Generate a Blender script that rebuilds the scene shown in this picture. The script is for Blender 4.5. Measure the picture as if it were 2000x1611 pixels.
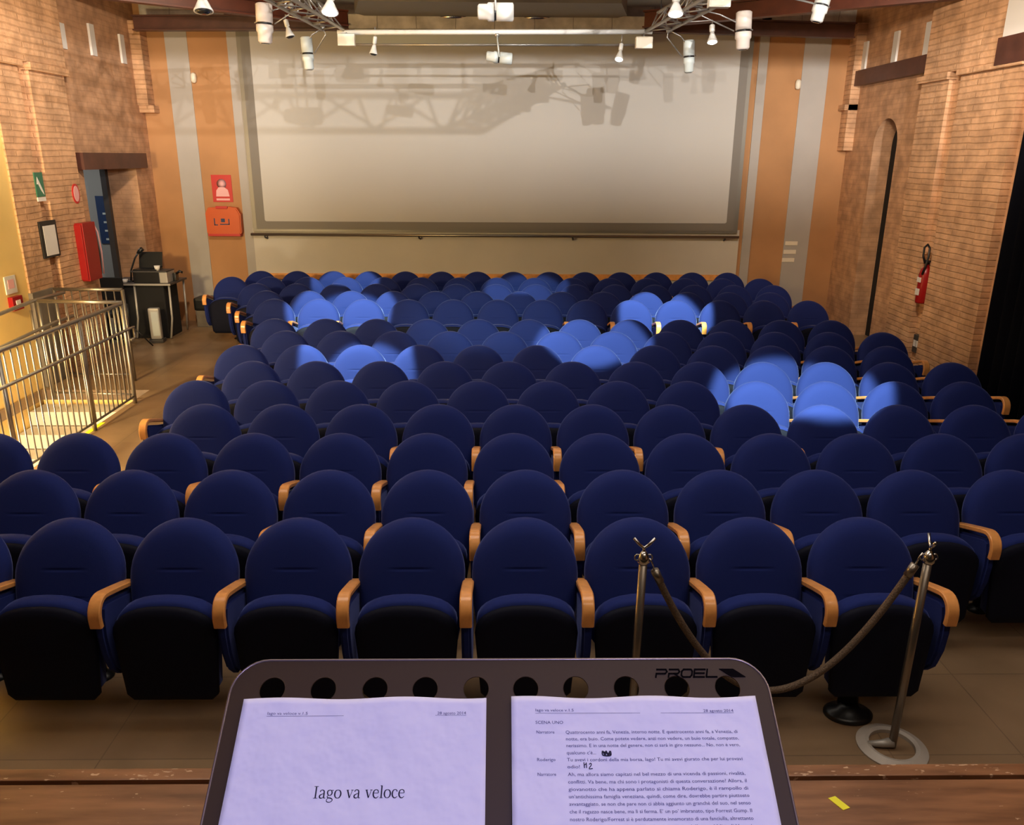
import bpy, bmesh, math, random
from mathutils import Vector, Matrix, noise
random.seed(4)
S = bpy.context.scene
for o in list(bpy.data.objects): bpy.data.objects.remove(o)
col = S.collection
R = math.radians
# ------------------------------------------------------------------ camera
FPX = 1566.4
rt = Vector((0.99988085, -0.01432903, 0.00574062)); up = Vector((-0.00111132, 0.30410598, 0.95263756)); fw = Vector((0.01539613, 0.95253044, -0.30405383))
cd = bpy.data.cameras.new('camera'); cam = bpy.data.objects.new('camera', cd); col.objects.link(cam)
cd.sensor_fit = 'HORIZONTAL'; cd.sensor_width = 36; cd.lens = 36 * FPX / 2000; cd.clip_start = .05
m = Matrix((rt, up, -fw)).transposed().to_4x4(); m.translation = Vector((0, 0, 2.604)); cam.matrix_world = m
S.camera = cam
S.view_settings.view_transform = 'Standard'; S.view_settings.look = 'None'; S.view_settings.gamma = 1
S.view_settings.exposure = 0.0; S.view_settings.use_curve_mapping = False
# ------------------------------------------------------------------ world and lights
W = bpy.data.worlds.new('world'); S.world = W; W.use_nodes = True
W.node_tree.nodes['Background'].inputs[0].default_value = (.9, .85, .8, 1); W.node_tree.nodes['Background'].inputs[1].default_value = .05

def spot(name, loc, aim, watts, deg, color, blend=.15, radius=.03):
    l = bpy.data.lights.new(name, 'SPOT'); l.energy = watts; l.spot_size = R(deg); l.spot_blend = blend; l.color = color; l.shadow_soft_size = radius
    o = bpy.data.objects.new(name, l); col.objects.link(o); o.location = loc
    o.rotation_euler = (Vector(aim) - Vector(loc)).to_track_quat('-Z', 'Y').to_euler(); return o
def area(name, loc, aim, watts, sx, sy, color):
    l = bpy.data.lights.new(name, 'AREA'); l.shape = 'RECTANGLE'; l.size = sx; l.size_y = sy; l.energy = watts; l.color = color
    o = bpy.data.objects.new(name, l); col.objects.link(o); o.location = loc
    o.rotation_euler = (Vector(aim) - Vector(loc)).to_track_quat('-Z', 'Y').to_euler(); return o
WARM = (1, .80, .60); NEUT = (1, .96, .92); COOL = (.78, 1.0, .74)
area('ceiling_light_front', (0, 3.6, 4.55), (0, 3.2, 0), 88, 5, 1.6, (1, .88, .76))
area('ceiling_light_rear', (0, 7.0, 4.6), (0, 7.0, 0), 20, 5, 1.0, (1, .88, .76))
area('ceiling_fill', (0, 7.6, 3.95), (0, 7.6, 4.9), 26, 3.0, .1, NEUT)  # added fill that brightens the ceiling and hood, no fitting there
area('stage_edge_fill', (1.5, .6, 4.45), (1.5, 1.9, .5), 26, 3.0, .3, (1, .80, .62))  # added fill that brightens the stage edge and the near floor
# stage front lamps throwing the shadows of the truss on the screen (the light-blocking flaps added to them are built further down)
STAGE = [((3.3, -2.2, 3.60), (-.6, 13, 2.9), 1800, 60, NEUT, .018), ((.2, -3.0, 3.58), (0, 13, 2.9), 1550, 64, NEUT, .018),
         ((-3.4, -2.0, 3.60), (1.2, 13, 2.9), 900, 60, NEUT, .018), ((3.4, 0.0, 4.30), (-1.2, 13, 2.8), 1900, 70, NEUT, .018)]
for p, a, w, d, c, r_ in STAGE: spot('stage_lamp', p, a, w, d, c, .3, r_)
# wall washers over the side aisles
spot('aisle_lamp', (-2.8, 7.2, 4.35), (-5.6, 11.6, 2.9), 600, 76, WARM, 1, .12)
spot('aisle_lamp', (2.8, 6.8, 4.35), (5.6, 11.2, 2.6), 600, 80, WARM, 1, .12)
# bright stairwell on the left
area('stairwell_light', (-4.75, 5.2, 2.5), (-5.3, 8.2, .2), 240, .4, .4, (1, .74, .36))
area('stairwell_light', (-4.65, 5.9, -.35), (-4.65, 9.2, -.5), 60, .5, .3, (1, .85, .6))
area('foyer_light', (-7.0, 12.2, 2.9), (-7.0, 12.6, 0), 22, .8, .8, (.95, 1, 1))
# lavender stage lamp on the music stand
spot('reading_lamp', (.35, -1.5, 4.4), (.0, .50, 2.12), 270, 14, (.43, .42, 1.0), .6, .03)
POOLS = [((-1.75, 7.3, 3.62), (-1.98, 10.00, .70), 3200, 21), ((-1.75, 8.9, 3.62), (-2.25, 11.80, .80), 1760, 15),
         ((-.1, 8.0, 3.6), (.36, 11.25, .86), 960, 17), ((1.9, 7.4, 3.6), (2.05, 9.92, .62), 3200, 19),
         ((-1.6, 6.2, 3.65), (-1.34, 7.25, .86), 2400, 21), ((.3, 5.0, 3.65), (.92, 7.95, .78), 2720, 18),
         ((1.7, 3.6, 3.7), (2.45, 6.22, .76), 3360, 21), ((0, 4.6, 3.7), (-.15, 9.3, .6), 850, 29)]
for i, (p, a, w, d) in enumerate(POOLS):
    spot('pool_lamp', p, a, w, d, COOL, .25 if i < 7 else .8, .03)

# ------------------------------------------------------------------ materials
def nt(name):
    m = bpy.data.materials.new(name); m.use_nodes = True; t = m.node_tree; return m, t, t.nodes['Principled BSDF']
def N(t, typ, **kw):
    n = t.nodes.new(typ)
    for k, v in kw.items(): setattr(n, k, v)
    return n
def simple(name, c, rough=.5, metal=0, noise_amt=.0, nscale=8, bump=0, bscale=60, emit=None, estr=0, sheen=0, sheen_tint=None, coat=0, spec=None):
    m, t, b = nt(name)
    b.inputs['Base Color'].default_value = (*c, 1); b.inputs['Roughness'].default_value = rough; b.inputs['Metallic'].default_value = metal
    tc = N(t, 'ShaderNodeTexCoord')
    if noise_amt:
        n = N(t, 'ShaderNodeTexNoise'); n.inputs['Scale'].default_value = nscale; n.inputs['Detail'].default_value = 6
        t.links.new(tc.outputs['Object'], n.inputs['Vector'])
        r = N(t, 'ShaderNodeValToRGB'); r.color_ramp.elements[0].position = .3; r.color_ramp.elements[1].position = .7
        r.color_ramp.elements[0].color = (*[x * (1 - noise_amt) for x in c], 1); r.color_ramp.elements[1].color = (*[min(1, x * (1 + noise_amt)) for x in c], 1)
        t.links.new(n.outputs['Fac'], r.inputs['Fac']); t.links.new(r.outputs['Color'], b.inputs['Base Color'])
    if bump:
        n2 = N(t, 'ShaderNodeTexNoise'); n2.inputs['Scale'].default_value = bscale; n2.inputs['Detail'].default_value = 4
        t.links.new(tc.outputs['Object'], n2.inputs['Vector'])
        bp = N(t, 'ShaderNodeBump'); bp.inputs['Strength'].default_value = bump; bp.inputs['Distance'].default_value = .01
        t.links.new(n2.outputs['Fac'], bp.inputs['Height']); t.links.new(bp.outputs['Normal'], b.inputs['Normal'])
    if sheen:
        b.inputs['Sheen Weight'].default_value = sheen; b.inputs['Sheen Roughness'].default_value = .35
        b.inputs['Sheen Tint'].default_value = (*(sheen_tint or c), 1)
    if coat: b.inputs['Coat Weight'].default_value = coat; b.inputs['Coat Roughness'].default_value = .15
    if spec is not None: b.inputs['Specular IOR Level'].default_value = spec
    if emit: b.inputs['Emission Color'].default_value = (*emit, 1); b.inputs['Emission Strength'].default_value = estr
    return m
def world_uv(t, scale=(1, 1)):
    """u = x + y, v = z in world metres"""
    g = N(t, 'ShaderNodeNewGeometry'); s = N(t, 'ShaderNodeSeparateXYZ'); t.links.new(g.outputs['Position'], s.inputs[0])
    a = N(t, 'ShaderNodeMath', operation='ADD'); t.links.new(s.outputs[0], a.inputs[0]); t.links.new(s.outputs[1], a.inputs[1])
    c = N(t, 'ShaderNodeCombineXYZ'); t.links.new(a.outputs[0], c.inputs[0]); t.links.new(s.outputs[2], c.inputs[1])
    return c.outputs[0], g.outputs['Position']
def brick(name, c1, c2, mort, bump=.8):
    m, t, b = nt(name); uv, pos = world_uv(t)
    nz = N(t, 'ShaderNodeTexNoise'); nz.inputs['Scale'].default_value = 2.2; nz.inputs['Detail'].default_value = 3; t.links.new(pos, nz.inputs['Vector'])
    mx = N(t, 'ShaderNodeVectorMath', operation='MULTIPLY_ADD'); mx.inputs[1].default_value = (.06, .03, 0)
    t.links.new(nz.outputs['Color'], mx.inputs[0]); t.links.new(uv, mx.inputs[2])
    bt = N(t, 'ShaderNodeTexBrick'); bt.inputs['Scale'].default_value = 1; bt.inputs['Brick Width'].default_value = .27; bt.inputs['Row Height'].default_value = .068
    bt.inputs['Mortar Size'].default_value = .009; bt.inputs['Mortar Smooth'].default_value = .6; bt.inputs['Bias'].default_value = -.1
    bt.inputs['Color1'].default_value = (*c1, 1); bt.inputs['Color2'].default_value = (*c2, 1); bt.inputs['Mortar'].default_value = (*mort, 1)
    t.links.new(mx.outputs[0], bt.inputs['Vector'])
    n2 = N(t, 'ShaderNodeTexNoise'); n2.inputs['Scale'].default_value = 5; n2.inputs['Detail'].default_value = 8; t.links.new(pos, n2.inputs['Vector'])
    r = N(t, 'ShaderNodeValToRGB'); r.color_ramp.elements[0].color = (.72, .70, .66, 1); r.color_ramp.elements[1].color = (1.12, 1.1, 1.05, 1)
    r.color_ramp.elements[0].position = .35; r.color_ramp.elements[1].position = .65
    t.links.new(n2.outputs['Fac'], r.inputs['Fac'])
    mm = N(t, 'ShaderNodeMix', data_type='RGBA', blend_type='MULTIPLY'); mm.inputs[0].default_value = 1
    t.links.new(bt.outputs['Color'], mm.inputs[6]); t.links.new(r.outputs['Color'], mm.inputs[7]); t.links.new(mm.outputs[2], b.inputs['Base Color'])
    n3 = N(t, 'ShaderNodeTexNoise'); n3.inputs['Scale'].default_value = 12; n3.inputs['Detail'].default_value = 5; t.links.new(pos, n3.inputs['Vector'])
    h = N(t, 'ShaderNodeMath', operation='MULTIPLY_ADD'); h.inputs[1].default_value = -1.0
    t.links.new(bt.outputs['Fac'], h.inputs[0]); t.links.new(n3.outputs['Fac'], h.inputs[2])
    bp = N(t, 'ShaderNodeBump'); bp.inputs['Strength'].default_value = bump; bp.inputs['Distance'].default_value = .022
    t.links.new(h.outputs[0], bp.inputs['Height']); t.links.new(bp.outputs['Normal'], b.inputs['Normal'])
    b.inputs['Roughness'].default_value = .85
    return m
M = {}
M['brick'] = brick('brick_wall', (.60, .345, .20), (.565, .32, .18), (.53, .30, .165), .2)
M['brick_rough'] = brick('brick_rough', (.66, .39, .225), (.61, .35, .195), (.54, .31, .165), .55)
M['brick_rough'].node_tree.nodes['Brick Texture'].inputs['Brick Width'].default_value = .9
M['plaster'] = simple('orange_plaster', (.47, .235, .098), .8, noise_amt=.10, nscale=1.6, bump=.05, bscale=20)
M['stripe'] = simple('grey_plaster', (.44, .40, .36), .8, noise_amt=.05, nscale=2)
M['yellow'] = simple('yellow_plaster', (.88, .62, .22), .8, noise_amt=.05, nscale=2)
M['white'] = simple('white_plaster', (.60, .55, .47), .75, noise_amt=.04, nscale=1.5)
M['screen'] = simple('screen_cloth', (.55, .52, .475), .8, noise_amt=.02, nscale=.8)
M['screen_border'] = simple('screen_border', (.20, .175, .145), .6)
M['screen_frame'] = simple('screen_frame_metal', (.22, .20, .165), .4, .4)
M['ceiling'] = simple('ceiling_paint', (.52, .52, .48), .8, noise_amt=.06, nscale=1.2)
M['darkwall'] = simple('dark_wall', (.10, .09, .08), .9)
M['foyer'] = simple('foyer_paint', (.33, .32, .30), .8)
M['steel_brown'] = simple('brown_painted_steel', (.085, .030, .020), .42, noise_amt=.25, nscale=5)
M['steel_red'] = simple('red_brown_steel', (.13, .030, .015), .42, noise_amt=.2, nscale=5)
M['block'] = brick('white_block', (.62, .58, .54), (.55, .51, .48), (.36, .33, .30), .3)
M['block'].node_tree.nodes['Brick Texture'].inputs['Row Height'].default_value = .24; M['block'].node_tree.nodes['Brick Texture'].inputs['Brick Width'].default_value = .55
M['stone'] = simple('grey_stone', (.17, .14, .11), .7, noise_amt=.2, nscale=6)
M['wood'] = simple('beech_armrest', (.92, .39, .115), .32, noise_amt=.15, nscale=20, coat=.35)
M['chrome'] = simple('chrome', (.62, .60, .57), .22, 1)
M['steel'] = simple('brushed_steel', (.42, .39, .34), .42, .9)
M['post'] = simple('dull_steel', (.30, .265, .225), .36, .9)
M['truss'] = simple('truss_alloy', (.42, .40, .37), .38, .7)
M['lampw'] = simple('lamp_white', (.78, .76, .70), .35)
M['lampg'] = simple('lamp_pale_grey', (.60, .64, .61), .35)
M['lampp'] = simple('lamp_cream', (.72, .62, .54), .4)
M['boxc'] = simple('cream_plastic', (.85, .76, .60), .5)
M['glow'] = simple('lamp_glow', (1, .98, .9), .3, emit=(1, .97, .88), estr=9)
M['black'] = simple('black_plastic', (.008, .008, .009), .35)
M['blackm'] = simple('black_matte', (.006, .006, .007), .8)
M['lens'] = simple('lens_dark', (.02, .02, .02), .1)
M['darkgrey'] = simple('dark_grey', (.05, .045, .045), .5)
M['red'] = simple('red_enamel', (.30, .005, .006), .35)
M['redsign'] = simple('red_sign', (.55, .02, .02), .4)
M['pink'] = simple('pink_print', (.85, .45, .45), .5)
M['orange'] = simple('orange_plastic', (.62, .095, .014), .4)
M['green'] = simple('green_sign', (.03, .16, .09), .4)
M['signwhite'] = simple('sign_white', (.75, .72, .68), .5)
M['signblue'] = simple('poster_blue', (.012, .035, .11), .5)
M['ringm'] = simple('grey_cast_metal', (.48, .43, .38), .55, .1)
M['silver'] = simple('silver_plastic', (.45, .42, .38), .4, .3)
M['yellow_tape'] = simple('yellow_tape', (.95, .92, .03), .5)
M['stand'] = simple('stand_metal', (.052, .030, .011), .5, 0, spec=.25)
M['standlogo'] = simple('stand_lettering', (.003, .002, .002), .9, spec=.05)
M['poster2'] = simple('pale_notice', (.45, .48, .36), .6)
M['standedge'] = simple('stand_rim', (.26, .20, .16), .3, .6)
M['ink'] = simple('ink', (.008, .006, .02), .8)
M['inkl'] = simple('ink_light', (.05, .04, .12), .8)
M['rope'] = simple('rope_brown', (.13, .085, .055), .7, noise_amt=.5, nscale=160, bump=.6, bscale=180)
M['cloth'] = simple('black_cloth', (.010, .009, .009), .9)
M['curtain'] = simple('black_curtain', (.0022, .0026, .006), .95, spec=.1)

def fabric(name, c, sheen_c, seams):
    m, t, b = nt(name); b.inputs['Base Color'].default_value = (*c, 1); b.inputs['Roughness'].default_value = .9; b.inputs['Specular IOR Level'].default_value = .15
    b.inputs['Sheen Weight'].default_value = .42; b.inputs['Sheen Roughness'].default_value = .32; b.inputs['Sheen Tint'].default_value = (*sheen_c, 1)
    tc = N(t, 'ShaderNodeTexCoord'); n = N(t, 'ShaderNodeTexNoise'); n.inputs['Scale'].default_value = 350; n.inputs['Detail'].default_value = 2
    t.links.new(tc.outputs['Object'], n.inputs['Vector'])
    h = n.outputs['Fac']; amp = N(t, 'ShaderNodeMath', operation='MULTIPLY'); amp.inputs[1].default_value = .06; t.links.new(h, amp.inputs[0]); h = amp.outputs[0]
    if seams:
        s = N(t, 'ShaderNodeSeparateXYZ'); t.links.new(tc.outputs['Object'], s.inputs[0])
        ax = N(t, 'ShaderNodeMath', operation='ABSOLUTE'); t.links.new(s.outputs[0], ax.inputs[0])
        mr = N(t, 'ShaderNodeMapRange'); mr.inputs[1].default_value = .05; mr.inputs[2].default_value = .12; mr.inputs[3].default_value = 1; mr.inputs[4].default_value = 0
        t.links.new(ax.outputs[0], mr.inputs[0])
        for z0 in seams:
            d = N(t, 'ShaderNodeMath', operation='SUBTRACT'); t.links.new(s.outputs[2], d.inputs[0]); d.inputs[1].default_value = z0
            a = N(t, 'ShaderNodeMath', operation='ABSOLUTE'); t.links.new(d.outputs[0], a.inputs[0])
            k = N(t, 'ShaderNodeMapRange', interpolation_type='SMOOTHSTEP'); k.inputs[1].default_value = 0; k.inputs[2].default_value = .012; k.inputs[3].default_value = -.3; k.inputs[4].default_value = 0
            t.links.new(a.outputs[0], k.inputs[0])
            q = N(t, 'ShaderNodeMath', operation='MULTIPLY_ADD'); t.links.new(k.outputs[0], q.inputs[0]); t.links.new(mr.outputs[0], q.inputs[1]); t.links.new(h, q.inputs[2]); h = q.outputs[0]
    bp = N(t, 'ShaderNodeBump'); bp.inputs['Strength'].default_value = .8; bp.inputs['Distance'].default_value = .012
    t.links.new(h, bp.inputs['Height']); t.links.new(bp.outputs['Normal'], b.inputs['Normal']); return m
M['fabric_back'] = fabric('blue_velour_back', (.014, .025, .150), (.34, .42, 1), (.715, .585))
M['fabric'] = fabric('blue_velour', (.014, .025, .150), (.34, .42, 1), None)
M['shell'] = simple('seat_underside', (.0035, .0045, .016), .75, sheen=.1, spec=.2)

def tiles():
    m, t, b = nt('floor_tiles'); g = N(t, 'ShaderNodeNewGeometry')
    bt = N(t, 'ShaderNodeTexBrick'); bt.offset = 0; bt.inputs['Scale'].default_value = 1; bt.inputs['Brick Width'].default_value = .60; bt.inputs['Row Height'].default_value = .60
    bt.inputs['Mortar Size'].default_value = .0035; bt.inputs['Color1'].default_value = (.31, .205, .118, 1); bt.inputs['Color2'].default_value = (.27, .175, .104, 1); bt.inputs['Mortar'].default_value = (.20, .13, .08, 1)
    t.links.new(g.outputs['Position'], bt.inputs['Vector'])
    n = N(t, 'ShaderNodeTexNoise'); n.inputs['Scale'].default_value = 1.7; n.inputs['Detail'].default_value = 7; t.links.new(g.outputs['Position'], n.inputs['Vector'])
    r = N(t, 'ShaderNodeValToRGB'); r.color_ramp.elements[0].color = (.75, .75, .72, 1); r.color_ramp.elements[1].color = (1.2, 1.2, 1.2, 1); r.color_ramp.elements[0].position = .3; r.color_ramp.elements[1].position = .7
    t.links.new(n.outputs['Fac'], r.inputs['Fac'])
    mm = N(t, 'ShaderNodeMix', data_type='RGBA', blend_type='MULTIPLY'); mm.inputs[0].default_value = 1
    t.links.new(bt.outputs['Color'], mm.inputs[6]); t.links.new(r.outputs['Color'], mm.inputs[7]); t.links.new(mm.outputs[2], b.inputs['Base Color'])
    b.inputs['Roughness'].default_value = .34; return m
M['tiles'] = tiles()
def stagewood(name, worn):
    m, t, b = nt(name); g = N(t, 'ShaderNodeNewGeometry')
    mp = N(t, 'ShaderNodeMapping'); mp.inputs['Scale'].default_value = (1.2, 9, 9); t.links.new(g.outputs['Position'], mp.inputs['Vector'])
    n = N(t, 'ShaderNodeTexNoise'); n.inputs['Scale'].default_value = 3; n.inputs['Detail'].default_value = 8; t.links.new(mp.outputs[0], n.inputs['Vector'])
    r = N(t, 'ShaderNodeValToRGB'); r.color_ramp.elements[0].color = (.15, .062, .026, 1); r.color_ramp.elements[1].color = (.36, .165, .078, 1); r.color_ramp.elements[0].position = .3; r.color_ramp.elements[1].position = .72
    t.links.new(n.outputs['Fac'], r.inputs['Fac'])
    n2 = N(t, 'ShaderNodeTexNoise'); n2.inputs['Scale'].default_value = 34; n2.inputs['Detail'].default_value = 5; mp2 = N(t, 'ShaderNodeMapping'); mp2.inputs['Scale'].default_value = (1, 3, 1)
    t.links.new(g.outputs['Position'], mp2.inputs['Vector']); t.links.new(mp2.outputs[0], n2.inputs['Vector'])
    r2 = N(t, 'ShaderNodeValToRGB'); r2.color_ramp.elements[0].position = worn; r2.color_ramp.elements[1].position = worn + .04
    t.links.new(n2.outputs['Fac'], r2.inputs['Fac'])
    mm = N(t, 'ShaderNodeMix', data_type='RGBA'); t.links.new(r2.outputs['Color'], mm.inputs[0]); t.links.new(r.outputs['Color'], mm.inputs[6]); mm.inputs[7].default_value = (.62, .42, .28, 1)
    t.links.new(mm.outputs[2], b.inputs['Base Color']); b.inputs['Roughness'].default_value = .36; return m
M['stage'] = stagewood('stage_wood', .70); M['stage_edge'] = stagewood('stage_edge_worn', .63)
def paper():
    m, t, b = nt('paper'); b.inputs['Base Color'].default_value = (.80, .78, .80, 1); b.inputs['Roughness'].default_value = .8
    tc = N(t, 'ShaderNodeTexCoord'); n = N(t, 'ShaderNodeTexNoise'); n.inputs['Scale'].default_value = 26; n.inputs['Detail'].default_value = 3; t.links.new(tc.outputs['Object'], n.inputs['Vector'])
    bp = N(t, 'ShaderNodeBump'); bp.inputs['Strength'].default_value = .35; bp.inputs['Distance'].default_value = .01; t.links.new(n.outputs['Fac'], bp.inputs['Height']); t.links.new(bp.outputs['Normal'], b.inputs['Normal']); return m
M['paper'] = paper()

# ------------------------------------------------------------------ mesh helpers
def link(name, bm, mat, parent=None, smooth=False, loc=None, bevel=0, segs=2):
    bmesh.ops.recalc_face_normals(bm, faces=bm.faces[:])
    if bevel: bmesh.ops.bevel(bm, geom=bm.edges[:], offset=bevel, segments=segs, affect='EDGES', profile=.7, clamp_overlap=True)
    me = bpy.data.meshes.new(name); bm.to_mesh(me); bm.free(); me.materials.append(M[mat] if isinstance(mat, str) else mat)
    if smooth:
        for p in me.polygons: p.use_smooth = True
    o = bpy.data.objects.new(name, me); col.objects.link(o)
    if parent: o.parent = parent
    if loc: o.location = loc
    return o
def add_box(bm, a, b):
    x0, y0, z0 = a; x1, y1, z1 = b
    v = [bm.verts.new(p) for p in ((x0, y0, z0), (x1, y0, z0), (x1, y1, z0), (x0, y1, z0), (x0, y0, z1), (x1, y0, z1), (x1, y1, z1), (x0, y1, z1))]
    for f in ((0, 3, 2, 1), (4, 5, 6, 7), (0, 1, 5, 4), (1, 2, 6, 5), (2, 3, 7, 6), (3, 0, 4, 7)): bm.faces.new([v[i] for i in f])
def box(name, a, b, mat, parent=None, bevel=0, smooth=False):
    a, b = Vector(a), Vector(b); bm = bmesh.new(); add_box(bm, [min(p, q) for p, q in zip(a, b)], [max(p, q) for p, q in zip(a, b)]); return link(name, bm, mat, parent, smooth, bevel=bevel)
def boxes(name, L, mat, parent=None):
    bm = bmesh.new()
    for a, b in L: add_box(bm, [min(p, q) for p, q in zip(a, b)], [max(p, q) for p, q in zip(a, b)])
    return link(name, bm, mat, parent)
def add_tube(bm, pts, r, n=10, closed=False, cap=True):
    pts = [Vector(p) for p in pts]; rs = r if isinstance(r, (list, tuple)) else [r] * len(pts); rings = []
    L = len(pts); prev = None
    for i, p in enumerate(pts):
        if closed: d = pts[(i + 1) % L] - pts[i - 1]
        else: d = pts[min(i + 1, L - 1)] - pts[max(i - 1, 0)]
        d.normalize()
        if prev is None:
            a = Vector((0, 0, 1)) if abs(d.z) < .9 else Vector((1, 0, 0)); s = d.cross(a).normalized()
        else: s = (prev - d * prev.dot(d)).normalized()
        prev = s; q = d.cross(s)
        rings.append([bm.verts.new(p + rs[i] * (math.cos(2 * math.pi * k / n) * s + math.sin(2 * math.pi * k / n) * q)) for k in range(n)])
    for i in range(L if closed else L - 1):
        A, B = rings[i], rings[(i + 1) % L]
        for k in range(n): bm.faces.new((A[k], A[(k + 1) % n], B[(k + 1) % n], B[k]))
    if cap and not closed: bm.faces.new(rings[0][::-1]); bm.faces.new(rings[-1])
def tube(name, pts, r, mat, parent=None, n=10, closed=False):
    bm = bmesh.new(); add_tube(bm, pts, r, n, closed); return link(name, bm, mat, parent, True)
def add_lathe(bm, prof, c=(0, 0, 0), n=24, axis=None, sx=1, sy=1):
    c = Vector(c); q = (Vector(axis).normalized().to_track_quat('Z', 'Y') if axis else None); rings = []
    for r, z in prof:
        ring = []
        for k in range(n):
            v = Vector((r * sx * math.cos(2 * math.pi * k / n), r * sy * math.sin(2 * math.pi * k / n), z))
            if q: v = q @ v
            ring.append(bm.verts.new(c + v))
        rings.append(ring)
    for A, B in zip(rings, rings[1:]):
        for k in range(n): bm.faces.new((A[k], A[(k + 1) % n], B[(k + 1) % n], B[k]))
    bm.faces.new(rings[0][::-1]); bm.faces.new(rings[-1])
def lathe(name, prof, mat, parent=None, c=(0, 0, 0), n=24, axis=None, smooth=True, sx=1, sy=1):
    bm = bmesh.new(); add_lathe(bm, prof, c, n, axis, sx, sy)
    o = link(name, bm, mat, parent, smooth)
    return o
def prism(name, poly, axis, a, b, mat, parent=None, bevel=0, smooth=False):
    """poly in the two other axes (order xyz without axis), extruded along axis from a to b"""
    bm = bmesh.new()
    def P(u, v, w):
        return (w, u, v) if axis == 0 else (u, w, v) if axis == 1 else (u, v, w)
    A = [bm.verts.new(P(u, v, a)) for u, v in poly]; B = [bm.verts.new(P(u, v, b)) for u, v in poly]; n = len(poly)
    for i in range(n): bm.faces.new((A[i], A[(i + 1) % n], B[(i + 1) % n], B[i]))
    fa = bm.faces.new(A[::-1]); fb = bm.faces.new(B)
    if bevel:
        bmesh.ops.recalc_face_normals(bm, faces=bm.faces[:])
        es = [e for e in bm.edges if (e in fa.edges[:] or e in fb.edges[:])]
        bmesh.ops.bevel(bm, geom=es, offset=bevel, segments=2, affect='EDGES', clamp_overlap=True)
    return link(name, bm, mat, parent, smooth)
def tag(o, label=None, cat=None, group=None, kind=None):
    if label: o['label'] = label
    if cat: o['category'] = cat
    if group: o['group'] = group
    if kind: o['kind'] = kind
    return o
def thing(name, label, cat, loc=(0, 0, 0), group=None, rz=0):
    o = bpy.data.objects.new(name, None); col.objects.link(o); o.location = loc; o.rotation_euler = (0, 0, rz); o.empty_display_size = .1
    return tag(o, label, cat, group)
def struct(o): o['kind'] = 'structure'; return o
def copy_tree(o, parent=None):
    c = o.copy(); col.objects.link(c); c.parent = parent
    for ch in list(o.children): copy_tree(ch, c)
    return c
def rrect(x0, x1, y0, y1, r, n=5):
    out = []
    for cx, cy, a in ((x1 - r, y0 + r, -90), (x1 - r, y1 - r, 0), (x0 + r, y1 - r, 90), (x0 + r, y0 + r, 180)):
        for k in range(n + 1):
            t = R(a + 90 * k / n); out.append((cx + r * math.cos(t), cy + r * math.sin(t)))
    return out

# ================================================================== SETTING
YB = 13.1; XW = 5.4; XP = 5.3; CZ = 4.72; OY0, OY1, OX0, OX1 = 5.0, 9.0, -5.3, -4.06
struct(boxes('floor', [((-8, -6, -.12), (OX0, 15, 0)), ((OX1, -6, -.12), (8, 15, 0)), ((OX0, -6, -.12), (OX1, OY0, 0)), ((OX0, OY1, -.12), (OX1, 15, 0))], 'tiles'))
struct(box('ceiling', (-6, -5.5, CZ), (6, 13.4, CZ + .1), 'ceiling'))
struct(box('wall_back', (-6, YB, 0), (6, YB + .2, CZ), 'plaster'))
struct(box('wall_front', (-6, -5.7, 0), (6, -5.5, CZ), 'darkwall'))
# left wall: yellow in front, brick behind with doorway
DY0, DY1, DZ = 10.93, 12.52, 2.41
struct(box('wall_left', (-XP - .5, -5.5, -1.6), (-XP - .02, 9.12, CZ), 'yellow'))
struct(boxes('wall_left', [((-XW - .5, 9.12, 0), (-XW, DY0, CZ)), ((-XW - .5, DY0, DZ), (-XW, DY1, CZ)), ((-XW - .5, DY1, 0), (-XW, YB, CZ))], 'brick'))
# right wall with arched niche
NY0, NY1, NZ = 11.43, 12.15, 2.78
arch = [(NY0, NZ)] + [((NY0 + NY1) / 2 - (NY1 - NY0) / 2 * math.cos(math.pi * k / 14), NZ + (NY1 - NY0) / 2 * math.sin(math.pi * k / 14)) for k in range(1, 14)] + [(NY1, NZ)]
bm = bmesh.new()
add_box(bm, (XW, -5.5, 0), (XW + .5, NY0, CZ)); add_box(bm, (XW, NY1, 0), (XW + .5, YB, CZ)); add_box(bm, (XW, NY0, 3.3), (XW + .5, NY1, CZ))
for (u0, v0), (u1, v1) in zip(arch, arch[1:]):
    vs = [bm.verts.new(p) for p in ((XW, u0, v0), (XW, u1, v1), (XW, u1, 3.3), (XW, u0, 3.3), (XW + .5, u0, v0), (XW + .5, u1, v1), (XW + .5, u1, 3.3), (XW + .5, u0, 3.3))]
    for f in ((0, 1, 2, 3), (4, 7, 6, 5), (0, 4, 5, 1)): bm.faces.new([vs[i] for i in f])
struct(link('wall_right', bm, 'brick'))
struct(box('door_2', (XW + .27, NY0, 0), (XW + .31, NY1, 3.2), 'blackm'))
# pilasters with cornices (both sides)
def pilaster(sx, y0, g0, g1, y1, name):
    X0 = sx * XW; X1 = sx * XP
    L = [((X0, y0, 0), (X1, g0, 3.52)), ((X0, g1, 0), (X1, y1, 3.52)), ((X0, g0, 0), (X0 + (X1 - X0) * .25, g1, 3.60))]
    L += [((X0, y0 - .06, 3.52), (X1 - sx * .05, g0 + .03, 3.58)), ((X0, g1 - .03, 3.50), (X1 - sx * .05, y1 + .05, 3.58))]
    struct(boxes(name, L, 'brick_rough'))
pilaster(-1, 9.12, 9.62, 9.83, 10.6, 'trim_1'); pilaster(1, 8.74, 9.88, 10.13, 10.78, 'trim_2')
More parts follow.
